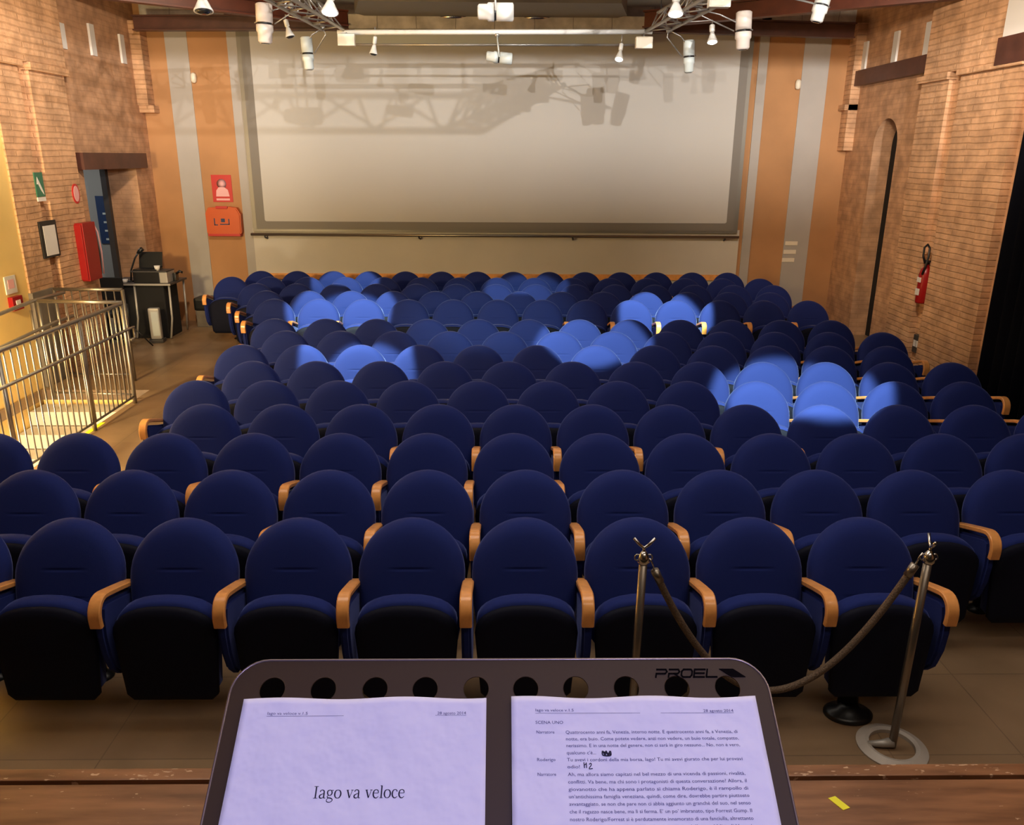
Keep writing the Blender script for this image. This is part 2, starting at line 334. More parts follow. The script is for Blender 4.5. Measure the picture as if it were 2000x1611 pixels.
# upper entablature
struct(boxes('trim_3', [((-XW, 9.12, 3.58), (-XP + .02, 10.65, CZ))], 'brick_rough'))
struct(boxes('trim_4', [((XW, 8.9, 3.58), (XP - .02, 10.72, CZ))], 'brick_rough'))
struct(boxes('trim_5', [((-XW, 12.86, 3.30), (-XW + .16, YB, 4.45)), ((-XW, 12.9, 3.2), (-XW + .22, YB, 3.30))], 'brick_rough'))
struct(boxes('trim_6', [((XW, 12.86, 2.72), (XW - .14, YB, 4.5)), ((XW, 12.86, 3.30), (XW - .2, YB, 3.38))], 'brick_rough'))
struct(box('trim_7', (-XW, 9.10, 0), (-XP + .03, 9.55, 1.1), 'stone'))
# grey painted stripes on the back wall
struct(box('trim_8', (-4.98, YB, 0), (-4.65, YB - .012, 4.6), 'stripe'))
struct(box('trim_9', (4.58, YB, 0), (4.98, YB - .012, 4.6), 'stripe'))
struct(boxes('trim_10', [((-4.06, YB, 0), (-3.90, YB - .02, 4.6)), ((3.90, YB, 0), (4.04, YB - .02, 4.6))], 'stripe'))
struct(box('trim_11', (-3.92, YB, .0), (3.84, YB - .03, 1.50), 'white'))
struct(box('baseboard_back', (-3.9, YB - .03, .70), (3.84, YB - .06, .79), 'wood'))
struct(box('trim_12', (-5.3, YB, 4.52), (5.3, YB - .02, CZ), 'block'))
# white light slits on the side walls
for i, (y, z0, z1, sx) in enumerate(((10.88, 3.84, 4.13, -1), (11.66, 3.845, 4.23, -1), (12.55, 3.84, 4.22, -1), (12.80, 3.86, 4.24, 1), (11.84, 3.843, 4.25, 1), (10.97, 3.84, 4.24, 1))):
    struct(box('window_%d' % (i + 1), (sx * XW, y - .065, z0), (sx * (XW - .03), y + .065, z1), 'signwhite'))
struct(box('window_7', (XW, 8.6, 3.82), (XP - .04, 9.12, 4.5), 'signwhite'))
# stair opening on the left: walls below the floor and treads
struct(boxes('trim_13', [((OX0, OY1, -1.6), (OX1, OY1 + .1, -.12)), ((OX1, OY0, -1.6), (OX1 + .1, OY1, -.12))], 'yellow'))
st = thing('staircase', 'pale stone staircase going down through the floor opening beside the yellow wall', 'stairs', (-4.68, OY1, 0))
for k in range(7):
    y1 = -.5 * 0 - .30 * k; z = -.17 * (k + 1)
    if k < 7: box('step', (-.615, y1 - .31, z - .16), (.615, y1, z), 'white', st)
struct(box('trim_14', (OX1 + .0, 6.9, 0), (OX1 + .05, 7.8, .004), 'yellow_tape'))
# foyer behind the doorway
struct(boxes('wall_foyer', [((-8, 10.3, 0), (-5.9, 10.4, 3)), ((-8, 13.9, 0), (-5.5, 14, 3)), ((-8.1, 10.3, 0), (-8, 14, 3)), ((-8.1, 10.3, 3), (-5.9, 14, 3.1)), ((-6.0, 13.1, 0), (-5.9, 14, 3))], 'foyer'))
struct(box('door_1', (-XW - .50, DY1 - .10, 0), (-XW - .42, DY1 - .02, DZ), 'darkgrey'))
# stage
stg = thing('stage', 'worn dark brown wooden stage floor in front of the seats', 'stage', (0, 1.7, 0))
box('platform', (-5.2, -7.1, .0), (5.2, .108, .95), 'stage', stg)
box('edge_board', (-5.2, .147, .912), (5.2, .192, .93), 'stage_edge', stg, bevel=.004)
box('edge_support', (-5.2, .112, .0), (5.2, .190, .905), 'blackm', stg)
tp = box('floor_tape', (.885, 1.706, .9502), (.937, 1.748, .9512), 'yellow_tape'); tag(tp, 'short strip of yellow tape stuck on the stage floor right of the music stand', 'tape')
bm = bmesh.new(); vs = [bm.verts.new(p) for p in ((.892, 1.742, .9502), (.914, 1.749, .9502), (.938, 1.708, .9502), (.916, 1.700, .9502), (.892, 1.742, .9514), (.914, 1.749, .9514), (.938, 1.708, .9514), (.916, 1.700, .9514))]
for f in ((0, 1, 2, 3), (4, 5, 6, 7), (0, 1, 5, 4), (1, 2, 6, 5), (2, 3, 7, 6), (3, 0, 4, 7)): bm.faces.new([vs[i] for i in f])
bmesh.ops.recalc_face_normals(bm, faces=bm.faces[:]); bm.to_mesh(tp.data); bm.free()

struct(box('shade_valance', (-5.4, -.20, 3.650), (5.4, -.15, CZ), 'darkwall'))  # unseen valance, added to shade the top of the screen
for k, (p, a, w_, d_, c_, r_) in enumerate(STAGE):
    fl = box('shade_flap', (p[0] - .35, p[1] + .30, p[2] - .55), (p[0] + .35, p[1] + .31, p[2] - (.050 if k == 3 else .026)), 'blackm')  # added out of view to keep lamp light off seats and lower screen
    tag(fl, 'added black flap blocking light below a stage lamp above the stage, ' + ('right of it', 'in its middle', 'left of it', 'nearest the seats')[k], 'light blocker')
struct(box('shade_board', (-2.6, 1.5, 4.262), (5.3, 1.6, CZ), 'darkwall'))  # unseen board, added to cut the high stage lamp off the screen top
# ------------------------------------------------------------------ steel beams
def ibeam(name, p0, p1, h, w, mat, label, cat='beam'):
    p0, p1 = Vector(p0), Vector(p1); L = (p1 - p0).length; root = thing(name, label, cat, p0); root.rotation_euler = (p1 - p0).to_track_quat('X', 'Z').to_euler()
    box('web', (0, -.012, -h / 2), (L, .012, h / 2), mat, root)
    box('flange', (0, -w / 2, h / 2 - .02), (L, w / 2, h / 2), mat, root); box('flange', (0, -w / 2, -h / 2), (L, w / 2, -h / 2 + .02), mat, root)
    return root
ibeam('steel_beam', (-5.16, 12.5, 4.36), (-2.12, 12.5, 4.39), .20, .14, 'steel_brown', 'brown steel beam across the top left corner of the back wall')
ibeam('steel_beam', (5.06, 12.5, 4.34), (2.04, 12.5, 4.40), .20, .14, 'steel_brown', 'brown steel beam across the top right corner of the back wall')
ibeam('steel_beam', (-2.14, 12.42, 4.43), (-5.36, 11.0, 4.56), .20, .14, 'steel_red', 'red-brown sloping steel rafter running out to the left brick wall')
ibeam('steel_beam', (2.04, 12.42, 4.45), (5.36, 9.9, 4.44), .22, .14, 'steel_red', 'red-brown sloping steel rafter running out to the right brick wall')
lb = box('stone_lintel', (-2.13, 12.42, 4.30), (2.04, 12.60, 4.49), 'block'); tag(lb, 'pale block lintel spanning between the two brown beams above the screen', 'lintel')
box('light_strip', (-2.05, 12.44, 4.12), (2.0, 12.5, 4.302), 'lampg', None)
tag(bpy.data.objects['light_strip'], 'long pale blue-grey housing hung under the block lintel above the screen', 'housing')
for sx in (-1, 1): pass
r = box('door_lintel', (-XW - .02, 10.74, DZ), (-XW + .12, 12.66, 2.62), 'steel_brown'); tag(r, 'dark brown steel lintel over the doorway in the left brick wall', 'lintel')
r = box('wall_lintel', (XW, 10.74, 3.635), (XW - .10, 12.88, 3.845), 'steel_brown'); tag(r, 'dark brown steel lintel above the arched niche on the right wall', 'lintel')
r = box('wall_lintel', (XW, 8.5, 3.55), (XP - .06, 9.16, 3.82), 'steel_brown'); tag(r, 'dark brown steel lintel at the top right edge under the white panel', 'lintel')
# ceiling hood with round grilles
hood = thing('ceiling_hood', 'large grey-green angular ceiling hood with round air grilles above the truss', 'hood', (-.1, 12.7, 4.56))
prism('hood_body', [(-1.7, -1.4), (1.65, -1.4), (1.85, -.5), (1.35, .62), (-1.4, .62), (-1.9, -.5)], 2, -.09, .16, 'screen_border', hood)
prism('hood_rim', [(-1.45, .60), (1.42, .60), (1.42, .68), (-1.45, .68)], 2, -.12, .0, 'block', hood)
for x in (-.56, .62): lathe('air_grille', [(.05, -.12), (.22, -.125), (.30, -.09)], 'chrome', hood, (x, -.05, 0))

# ------------------------------------------------------------------ projection screen
sc = thing('projection_screen', 'large pale projection screen in a grey frame on the back wall', 'screen', (0, YB - .03, 1.42))
bm = bmesh.new(); pr = [(-3.86, 0.02), (3.75, 0.02), (3.75, 2.82), (-3.86, 2.82)]
box('frame', (-3.90, -.05, .03), (3.79, -.0, 3.02), 'screen_frame', sc)
box('border', (-3.84, -.06, .07), (3.73, -.05, 2.98), 'screen_border', sc)
prism('screen_surface', rrect(-3.70, 3.60, .19, 2.93, .03), 1, -.066, -.06, 'screen', sc)
rl = thing('wall_rail', 'thin metal rail on four brackets along the bottom of the projection screen', 'rail', (0, YB - .03, 1.41))
tube('rail_tube', [(-3.93, -.09, 0), (3.81, -.09, -.012)], .022, 'post', rl)
for x in (-3.72, -1.29, 1.15, 3.58): tube('bracket', [(x, -.09, 0), (x + .01, -.09, -.045), (x + .02, 0, -.07)], .014, 'darkgrey', rl)
for x, z, l in ((-4.598, 3.70, 'left'), (4.528, 3.67, 'right')):
    o = lathe('wall_sensor', [(.02, -.07), (.038, -.05), (.042, .0), (.038, .05), (.02, .07)], 'boxc', None, (0, 0, 0)); o.location = (x, YB - .045, z)
    tag(o, 'small oval cream wall fitting beside the %s grey stripe of the back wall' % l, 'wall fitting')
sg = thing('switch_plate', 'three small cream plates in a column on the right grey stripe', 'plate', (4.70, YB - .012, 1.16))
for k, z in enumerate((.135, 0, -.13)): box('plate', (-.10 - k * .012, -.012, z - .032), (.10 - k * .012, 0, z + .032), 'boxc', sg, bevel=.004)

# ------------------------------------------------------------------ text helpers
def text_bm(body, size, extrude=0):
    cu = bpy.data.curves.new('t', 'FONT'); cu.body = body; cu.size = size; cu.extrude = extrude; cu.resolution_u = 2
    o = bpy.data.objects.new('t', cu); col.objects.link(o); bpy.context.view_layer.update()
    me = bpy.data.meshes.new_from_object(o.evaluated_get(bpy.context.evaluated_depsgraph_get()))
    bpy.data.objects.remove(o); bpy.data.curves.remove(cu); b = bmesh.new(); b.from_mesh(me); bpy.data.meshes.remove(me); return b
def add_text(bm, body, x0, y, size, x1=None, ital=0, z=0, sx=1):
    b = text_bm(body, size)
    if not b.verts: b.free(); return
    w = max(v.co.x for v in b.verts) - min(v.co.x for v in b.verts); mn = min(v.co.x for v in b.verts)
    k = ((x1 - x0) / w) if x1 else sx; mp = {}
    for v in b.verts: mp[v] = bm.verts.new((x0 + (v.co.x - mn) * k + v.co.y * ital, y + v.co.y, z))
    for f in b.faces:
        try: bm.faces.new([mp[v] for v in f.verts])
        except ValueError: pass
    b.free()

# ------------------------------------------------------------------ signs and boxes on the back wall
o = thing('rescue_case', 'orange hard case hanging on the orange back wall under a red sign', 'case', (-4.345, YB - .0, 1.615))
prism('case_body', [(-.27, -.18), (-.24, -.215), (.24, -.215), (.27, -.18), (.275, .10), (.22, .20), (.10, .215), (-.22, .20), (-.27, .11)], 1, -.13, 0, 'orange', o, bevel=.015)
box('case_foot', (-.25, -.135, -.235), (.25, 0, -.20), 'redsign', o)
boxes('case_mark', [((-.14, -.134, -.07), (-.125, -.13, .04)), ((-.14, -.134, -.07), (-.085, -.13, -.055)), ((-.05, -.134, -.06), (.10, -.13, -.045)), ((.085, -.134, -.06), (.10, -.13, .03)), ((-.03, -.134, -.02), (.03, -.13, .035))], 'signblue', o)
box('handle', (-.09, -.15, .185), (.09, -.12, .225), 'redsign', o, bevel=.006)
o = thing('fire_blanket_sign', 'red square sign with pale figure above the orange case', 'sign', (-4.35, YB - .0, 2.10))
box('sign_plate', (-.155, -.012, -.205), (.155, 0, .205), 'redsign', o)
lathe('sign_mark', [(.001, -.003), (.075, 0)], 'pink', o, (.0, -.014, .07), axis=(0, 1, 0))
prism('sign_mark', [(-.10, -.12), (.11, -.12), (.09, -.02), (.04, .02), (-.05, .02), (-.09, -.03)], 1, -.016, -.012, 'pink', o)
box('sign_mark', (-.10, -.016, -.18), (.11, -.012, -.15), 'pink', o)

# ------------------------------------------------------------------ left wall fittings
o = thing('exit_sign', 'green emergency sign with a white strip on the left brick pillar', 'sign', (-XP, 9.655, 2.25))
box('sign_plate', (0, -.085, -.12), (.012, .085, .15), 'green', o); box('sign_strip', (0, -.085, -.17), (.012, .085, -.125), 'signwhite', o)
prism('sign_arrow', [(-.06, .02), (-.04, .10), (-.01, .05), (.05, -.06), (.06, -.10), (.01, -.05), (-.03, .02)], 0, .012, .015, 'signwhite', o)
o = thing('notice_frame', 'black framed white notice hanging on the left brick pillar', 'frame', (-XP, 9.67, 1.65))
box('frame', (0, -.18, -.21), (.02, .18, .21), 'black', o, bevel=.004); box('notice', (.02, -.12, -.185), (.023, .14, .155), 'signwhite', o)
o = thing('hose_sign', 'small oval red and white sign above the tall red cabinet', 'sign', (-XP, 10.45, 2.13))
ell = lambda a, b, n=24: [(a * math.cos(2 * math.pi * k / n), b * math.sin(2 * math.pi * k / n)) for k in range(n)]
prism('sign_ring', ell(.085, .12), 0, 0, .01, 'redsign', o); prism('sign_face', ell(.062, .095), 0, .01, .013, 'pink', o)
o = thing('hose_cabinet', 'tall bright red cabinet on the brick pillar beside the doorway', 'cabinet', (-XP, 10.42, 1.42))
box('cabinet_body', (0, -.12, -.36), (.10, .20, .36), 'red', o, bevel=.006)
box('cabinet_door', (.0, -.14, -.34), (.085, -.12, .34), 'red', o, bevel=.004)
for lab, z, m1 in (('white-edged pink square plate on the yellow wall above the alarm button', 1.24, 'signwhite'), ('red alarm button box with white centre on the yellow wall', 1.045, 'red')):
    o = thing('alarm_plate' if z > 1.1 else 'alarm_button', lab, 'sign' if z > 1.1 else 'alarm', (-XP - .02, 8.80, z))
    if z > 1.1: box('plate', (0, -.10, -.09), (.01, .10, .10), 'signwhite', o); box('print', (.01, -.055, -.035), (.013, .055, .06), 'pink', o)
    else: box('housing', (0, -.095, -.075), (.055, .095, .075), 'red', o, bevel=.008); box('button', (.055, -.04, -.035), (.06, .04, .035), 'signwhite', o)

# right wall: extinguisher, socket
o = thing('fire_extinguisher', 'red fire extinguisher hanging in the groove of the right brick pillar', 'extinguisher', (XP + .0, 9.96, .90), rz=0)
lathe('cylinder', [(.02, -.03), (.07, -.02), (.075, .0), (.075, .34), (.06, .40), (.03, .43), (.03, .46)], 'red', o, (0, 0, 0))
lathe('valve', [(.025, .45), (.03, .47), (.028, .50)], 'black', o)
box('lever', (-.02, -.07, .49), (.02, .05, .51), 'black', o)
tube('hose', [(-.03, 0, .47), (-.05, .03, .56), (-.04, .05, .66), (-.02, .02, .70), (-.02, -.04, .66), (-.03, -.06, .55), (-.05, -.06, .44), (-.07, -.05, .34)], .013, 'black', o)
box('label', (-.078, -.04, .08), (-.066, .04, .16), 'signwhite', o); box('label', (-.078, -.04, .24), (-.066, .04, .30), 'signwhite', o)
o = thing('wall_socket', 'dark socket box with two white faces low in the right pillar groove', 'socket', (XP + .06, 9.98, .34))
box('housing', (-.03, -.08, -.11), (.03, .08, .12), 'darkgrey', o, bevel=.005)
for y in (-.035, .035): box('socket_face', (-.036, y - .025, -.03), (-.03, y + .025, .05), 'signwhite', o)

# ------------------------------------------------------------------ curtain
bm = bmesh.new(); n = 260; rows = [0.02, .5, 1.2, 2.0, 2.9, 3.52]; g = []
for z in rows:
    line = []
    for i in range(n + 1):
        y = 1.9 + (8.32 - 1.9) * i / n; ph = y * 34 + .5 * math.sin(y * 5)
        line.append(bm.verts.new((5.19 + .035 * math.sin(ph) + .012 * math.sin(ph * .37 + z), y + .01 * math.cos(ph) * (1 + z * .2), z)))
    g.append(line)
for a, b in zip(g, g[1:]):
    for i in range(n): bm.faces.new((a[i], a[i + 1], b[i + 1], b[i]))
e = link('stage_curtain', bm, 'curtain', None, True); tag(e, 'long black pleated curtain hanging along the right wall', 'curtain')
sm = e.modifiers.new('thick', 'SOLIDIFY'); sm.thickness = .006

# ================================================================== SEATS
def seat_outline():
    pts = []; w = .258; cz = .665; rr = .255
    for k in range(0, 25):
        a = math.pi * k / 24; pts.append((w * math.cos(a), cz + rr * math.sin(a)))
    for z, ww in ((.60, .256), (.52, .250), (.44, .238), (.36, .225), (.33, .20)): pts.append((-ww, z))
    for z, ww in ((.33, .20), (.36, .225), (.44, .238), (.52, .250), (.60, .256)): pts.append((ww, z))
    return pts
def back_mesh():
    bm = bmesh.new(); P = seat_outline(); cx, cz = 0, .62; tilt = .30
    def ring(ins, y):
        out = []
        for x, z in P:
            d = Vector((x - cx, z - cz)); L = d.length; d *= (L - ins) / L
            zz = cz + d.y; out.append(bm.verts.new((cx + d.x, y + (zz - .92) * tilt * 1.0, zz)))
        return out
    rs = [ring(.05, .065), ring(.012, .055), ring(0, .03), ring(0, .0), ring(.008, -.022), ring(.026, -.040), ring(.055, -.050), ring(.11, -.056), ring(.17, -.058), ring(.215, -.058)]
    n = len(P)
    for A, B in zip(rs, rs[1:]):
        for k in range(n): bm.faces.new((A[k], A[(k + 1) % n], B[(k + 1) % n], B[k]))
    bm.faces.new(rs[0][::-1]); bm.faces.new(rs[-1]); return bm
def slab(outline, rings, tilt=0, z0=.2):
    bm = bmesh.new(); cx = sum(p[0] for p in outline) / len(outline); cz = sum(p[1] for p in outline) / len(outline); rs = []
    for ins, y in rings:
        r_ = []
        for x, z in outline:
            d = Vector((x - cx, z - cz)); L = d.length; d *= (L - ins) / L; r_.append(bm.verts.new((cx + d.x, y + (cz + d.y - z0) * tilt, cz + d.y)))
        rs.append(r_)
    n = len(outline)
    for A, B in zip(rs, rs[1:]):
        for k in range(n): bm.faces.new((A[k], A[(k + 1) % n], B[(k + 1) % n], B[k]))
    bm.faces.new(rs[0][::-1]); bm.faces.new(rs[-1]); return bm
def arc_outline(wt, wb, zb, zs, zt, n=14):
    o = [(-wb + .03, zb), (wb - .03, zb), (wb, zb + .03)]
    for k in range(n + 1):
        a = math.pi * k / n; c = math.cos(a); o.append((wt * (abs(c) ** .85) * (1 if c > 0 else -1), zs + (zt - zs) * (math.sin(a) ** .95)))
    return o + [(-wb, zb + .03)]
def add_sweep_rect(bm, path, w, th, x=0):
    """path in (y,z); rectangular section, width w along x"""
    L = len(path); rings = []
    for i, (y, z) in enumerate(path):
        a = Vector(path[max(i - 1, 0)]); b = Vector(path[min(i + 1, L - 1)]); d = (b - a).normalized(); nrm = Vector((-d.y, d.x))
        c = .005
        sec = [(-w / 2 + c, 0), (w / 2 - c, 0), (w / 2, c), (w / 2, th - c), (w / 2 - c, th), (-w / 2 + c, th), (-w / 2, th - c), (-w / 2, c)]
        rings.append([bm.verts.new((x + u, y + nrm.x * (v - th), z + nrm.y * (v - th))) for u, v in sec])
    for A, B in zip(rings, rings[1:]):
        for k in range(8): bm.faces.new((A[k], A[(k + 1) % 8], B[(k + 1) % 8], B[k]))
    bm.faces.new(rings[0][::-1]); bm.faces.new(rings[-1])
seat = thing('theatre_seat', 'seat', 'seat')
mesh_back = link('backrest', back_mesh(), 'fabric_back', seat, True)
link('seat_cushion', slab(arc_outline(.230, .205, .185, .545, .672), [(.05, -.255), (.018, -.262), (0, -.28), (0, -.335), (.012, -.352)], .02), 'fabric', seat, True)
link('seat_shell', slab(arc_outline(.237, .212, .170, .520, .655), [(.01, -.340), (0, -.350), (.0, -.366), (.012, -.378), (.05, -.384)], .02), 'shell', seat, True, None)
bm = bmesh.new()
add_sweep_rect(bm, [(-.394, .588), (-.398, .620), (-.398, .640), (-.394, .658), (-.386, .673), (-.375, .684), (-.361, .691), (-.345, .693), (-.325, .690), (-.24, .664), (-.13, .628), (-.06, .605)][::-1], .056, .026, .275)
arm = link('armrest', bm, 'wood', seat, True)
arm.modifiers.new('split', 'EDGE_SPLIT').split_angle = R(28)
PANEL = [(-.05, .585), (-.13, .605), (-.24, .640), (-.33, .667), (-.372, .66), (-.388, .60), (-.392, .52), (-.380, .42), (-.345, .32), (-.29, .262), (-.23, .25), (-.16, .275), (-.10, .34), (-.06, .45)]
pan = prism('side_panel', PANEL, 0, .252, .298, 'fabric', seat, bevel=.012, smooth=False)
tube('seat_post', [(0, .05, .0), (0, .05, .36)], .028, 'black', seat, 8)
lathe('foot_plate', [(.06, 0), (.06, .008), (.04, .02), (.03, .03)], 'black', seat, (0, .05, 0), 16)
ORD = ['first', 'second', 'third', 'fourth', 'fifth', 'sixth', 'seventh', 'eighth', 'ninth', 'tenth', 'eleventh', 'twelfth', 'thirteenth', 'fourteenth', 'fifteenth']
D0, PITCH = 3.5607, .6274
ROWS = {0: (-2.626, 9), 1: (-2.605, 11), 2: (-3.211, 13), 3: (-2.085, 12), 4: (-2.369, 12), 5: (-2.122, 12), 6: (-2.398, 12), 7: (-2.153, 12), 8: (-2.432, 12),
        10: (-2.773, 13), 11: (-3.041, 13), 12: (-3.349, 14), 13: (-3.889, 15), 14: (-3.642, 14)}
LIT = {(4, 8), (4, 9), (4, 10), (5, 8), (5, 9), (7, 5), (7, 6), (7, 7), (10, 1), (10, 2), (10, 3), (10, 8), (10, 9), (10, 10), (11, 2), (11, 3)}
base_parts = list(seat.children)
first = True
for ri, (k, (x0, n)) in enumerate(ROWS.items()):
    for i in range(n):
        s = seat if first else seat.copy()
        if not first:
            col.objects.link(s)
            for ch in base_parts: c = ch.copy(); col.objects.link(c); c.parent = s
        first = False; s.location = (x0 + .55 * i, D0 + PITCH * k, 0)
        rn = ('front row' if ri == 0 else 'rearmost row' if ri == 13 else ORD[ri] + ' row from the front' if ri < 9 else ORD[13 - ri] + ' row from the back')
        pos = ('at its left end' if i == 0 else 'at its right end' if i == n - 1 else ORD[i] + ' from its left end' if i <= n // 2 else ORD[n - 1 - i] + ' from its right end')
        s['label'] = '%s theatre seat in the %s, %s' % ('brightly lit' if (k, i) in LIT else 'blue', rn, pos)
        s['group'] = 'blue theatre seats in rows'
        s['category'] = 'seat'
        if i == 0:
            for src, nm in ((arm, 'armrest'), (pan, 'side_panel')):
                c = src.copy(); col.objects.link(c); c.parent = s; c.location = (-.55, 0, 0)
        if k == 0 and i == n - 1:
            for c in list(s.children):
                if c.name.startswith(('seat_post', 'foot_plate')): bpy.data.objects.remove(c)
            tube('seat_post', [(-.05, -.24, .02), (-.03, -.19, .20), (-.01, -.15, .40)], [.05, .035, .03], 'black', s, 12)
            lathe('foot_plate', [(.118, 0), (.118, .012), (.10, .024), (.06, .034), (.045, .05)], 'black', s, (-.06, -.275, 0), 32, sy=.76)

# ================================================================== ROPE BARRIER
def stanchion(x, y, lean, label, rz, side):
    root = thing('rope_stanchion', label, 'stanchion', (x, y, 0))
    bm = bmesh.new()
    prof = [(.100, .0), (.155, .0), (.156, .008), (.118, .024), (.100, .018)]
    n = 40; rings = []
    for r_, z in prof: rings.append([bm.verts.new((r_ * math.cos(2 * math.pi * k / n), r_ * math.sin(2 * math.pi * k / n), z)) for k in range(n)])
    for j in range(5):
        A, B = rings[j], rings[(j + 1) % 5]
        for k in range(n): bm.faces.new((A[k], A[(k + 1) % n], B[(k + 1) % n], B[k]))
    link('base_ring', bm, 'ringm', root)
    tube('base_arm', [(-.11, .01, .014), (-.05, 0, .022), (0, 0, .03)], [.012, .018, .024], 'silver', root)
    tx, ty = lean
    tube('pole', [(0, 0, .01), (tx, ty, .98)], .0180, 'post', root, 14)
    lathe('collar', [(.019, -.03), (.026, -.02), (.026, .0), (.019, .015), (.008, .03)], 'chrome', root, (tx, ty, .985), 16)
    c, s_ = math.cos(rz), math.sin(rz)
    tube('fork', [(tx - .045 * c, ty - .045 * s_, 1.075), (tx - .02 * c, ty - .02 * s_, 1.045), (tx, ty, 1.03), (tx + .02 * c, ty + .02 * s_, 1.045), (tx + .045 * c, ty + .045 * s_, 1.075)], .0065, 'chrome', root, 8)
    tube('fork_stem', [(tx, ty, 1.0), (tx, ty, 1.032)], .006, 'chrome', root, 8)
    for sg_ in (-1, 1):
        bm = bmesh.new(); add_tube(bm, [(tx + sg_ * (.026 + .012 * math.cos(a)) + 0, ty, .985 + .014 * math.sin(a)) for a in [2 * math.pi * q / 10 for q in range(10)]], .0035, 6, closed=True)
        link('hook_ring', bm, 'chrome', root, True)
    return root
stanchion(1.822, 3.05, (.012, 0), 'metal rope stanchion with a round base at the right of the barrier', R(80), -1)
stanchion(.600, 3.05, (.012, 0), 'metal rope stanchion rising behind the middle of the music stand', 0, 1)
rp = thing('barrier_rope', 'brown braided barrier rope sagging between the two metal stanchions', 'rope', (1.2, 3.05, .9))
pa = Vector((.66, 3.04, .93)); pb = Vector((1.775, 3.04, .955)); pts = []
for k in range(41):
    t = k / 40; x = pa.x + (pb.x - pa.x) * t; z = pa.z + (pb.z - pa.z) * t - .62 * (1 - (2 * t - 1) ** 2); pts.append((x - 1.2, -.01, z - .9))
tube('rope_cord', pts, .0160, 'rope', rp, 10)
for e_, d_ in ((0, 3), (40, 37)):
    p, q = Vector(pts[e_]), Vector(pts[d_]); tube('rope_end', [p, p + (q - p).normalized() * .06], .0185, 'chrome' if 0 else 'post', rp, 12)
    tube('snap_hook', [p, p + Vector((-.012 if e_ == 0 else .012, 0, .035)), p + Vector((-.024 if e_ == 0 else .024, 0, .055))], .004, 'chrome', rp, 6)

# ================================================================== MUSIC STAND
TILT = R(32.86); O = Vector((-.0006, .5844, 2.1588)); n_ = Vector((0, -.5426, .8400))
ms = thing('music_stand', 'dark grey metal music stand with punched holes holding two printed pages', 'music stand', (0, .40, .95))
frame = Matrix.Translation(O) @ Matrix.Rotation(TILT, 4, 'X')
def on_desk(o, dz=0, parent=ms):
    o.parent = parent; o.matrix_parent_inverse = Matrix.Identity(4)
    o.matrix_local = (Matrix.Translation(-Vector(parent.location)) if parent is ms else Matrix.Identity(4)) @ frame @ Matrix.Translation((0, 0, dz)); return o
def curve_plate(loops, ext):
    cu = bpy.data.curves.new('c', 'CURVE'); cu.dimensions = '2D'; cu.fill_mode = 'BOTH'; cu.extrude = ext
    for lp in loops:
        s = cu.splines.new('POLY'); s.points.add(len(lp) - 1)
        for p, q in zip(s.points, lp): p.co = (q[0], q[1], 0, 1)
        s.use_cyclic_u = True
    o = bpy.data.objects.new('c', cu); col.objects.link(o); bpy.context.view_layer.update()
    me = bpy.data.meshes.new_from_object(o.evaluated_get(bpy.context.evaluated_depsgraph_get())); bpy.data.objects.remove(o)
    b = bmesh.new(); b.from_mesh(me); bpy.data.meshes.remove(me); return b
circ = lambda cx, cy, r, n=28: [(cx + r * math.cos(-2 * math.pi * k / n), cy + r * math.sin(-2 * math.pi * k / n)) for k in range(n)]
hx = [-.1964, -.1522, -.1075, -.0640, -.0196, .0236, .0673, .1116, .1559, .2003]
outline = rrect(-.2326, .2364, -.300, .0350, .030, 8)
b_ = curve_plate([outline] + [circ(x, .0086, .0109) for x in hx], .0006); bmesh.ops.transform(b_, matrix=Matrix.Translation((0, 0, -.0022)), verts=b_.verts)
on_desk(link('desk', b_, 'stand'))
bm = bmesh.new(); add_tube(bm, [(x, y, -.0018) for x, y in outline], .0012, 6, closed=True); on_desk(link('desk_rim', bm, 'standedge', None, True))
bm = bmesh.new()
for x in hx:
    bm = bmesh.new(); add_tube(bm, [(a, b, -.0016) for a, b in circ(x, .0086, .0111)], .0003, 5, closed=True); on_desk(link('hole_rim', bm, 'stand', None, True))
bm = bmesh.new(); add_box(bm, (-.2326, -.3005, -.003), (.2364, -.2985, .035)); on_desk(link('ledge', bm, 'stand'))
lg = bmesh.new()
# raised maker's lettering, wide letters with a slanted block
def wide(paths, ox):
    for pth in paths:
        for a_, b_ in zip(pth, pth[1:]):
            v0 = Vector((ox + a_[0] * .0092 + a_[1] * .0018, .0184 + a_[1] * .0068)); v1 = Vector((ox + b_[0] * .0092 + b_[1] * .0018, .0184 + b_[1] * .0068)); d_ = (v1 - v0).normalized(); q_ = Vector((-d_.y, d_.x)) * .00062; e_ = d_ * .0005
            lg.faces.new([lg.verts.new((w.x, w.y, 0)) for w in (v0 - e_ + q_, v0 - e_ - q_, v1 + e_ - q_, v1 + e_ + q_)])
LET = [[[(0, 0), (0, .45), (.85, .45), (1, .7), (.85, 1), (0, 1)]], [[(0, 0), (0, .45), (.85, .45), (1, .7), (.85, 1), (0, 1)], [(.5, .45), (1, 0)]], [[(.15, 0), (0, .25), (0, .75), (.15, 1), (.85, 1), (1, .75), (1, .25), (.85, 0), (.15, 0)]], [[(1, 1), (0, 1), (0, 0), (1, 0)], [(0, .5), (.95, .5)]], [[(0, 1), (0, 0), (1, 0)]]]
for k_, L_ in enumerate(LET): wide(L_, .1385 + k_ * .0112)
for pp in ([(.1955, .0256), (.2080, .0256), (.2180, .0182), (.2055, .0182)],): lg.faces.new([lg.verts.new((x, y, 0)) for x, y in pp])
ret = bmesh.ops.extrude_face_region(lg, geom=lg.faces[:]); bmesh.ops.translate(lg, verts=[v for v in ret['geom'] if isinstance(v, bmesh.types.BMVert)], vec=(0, 0, .0009))
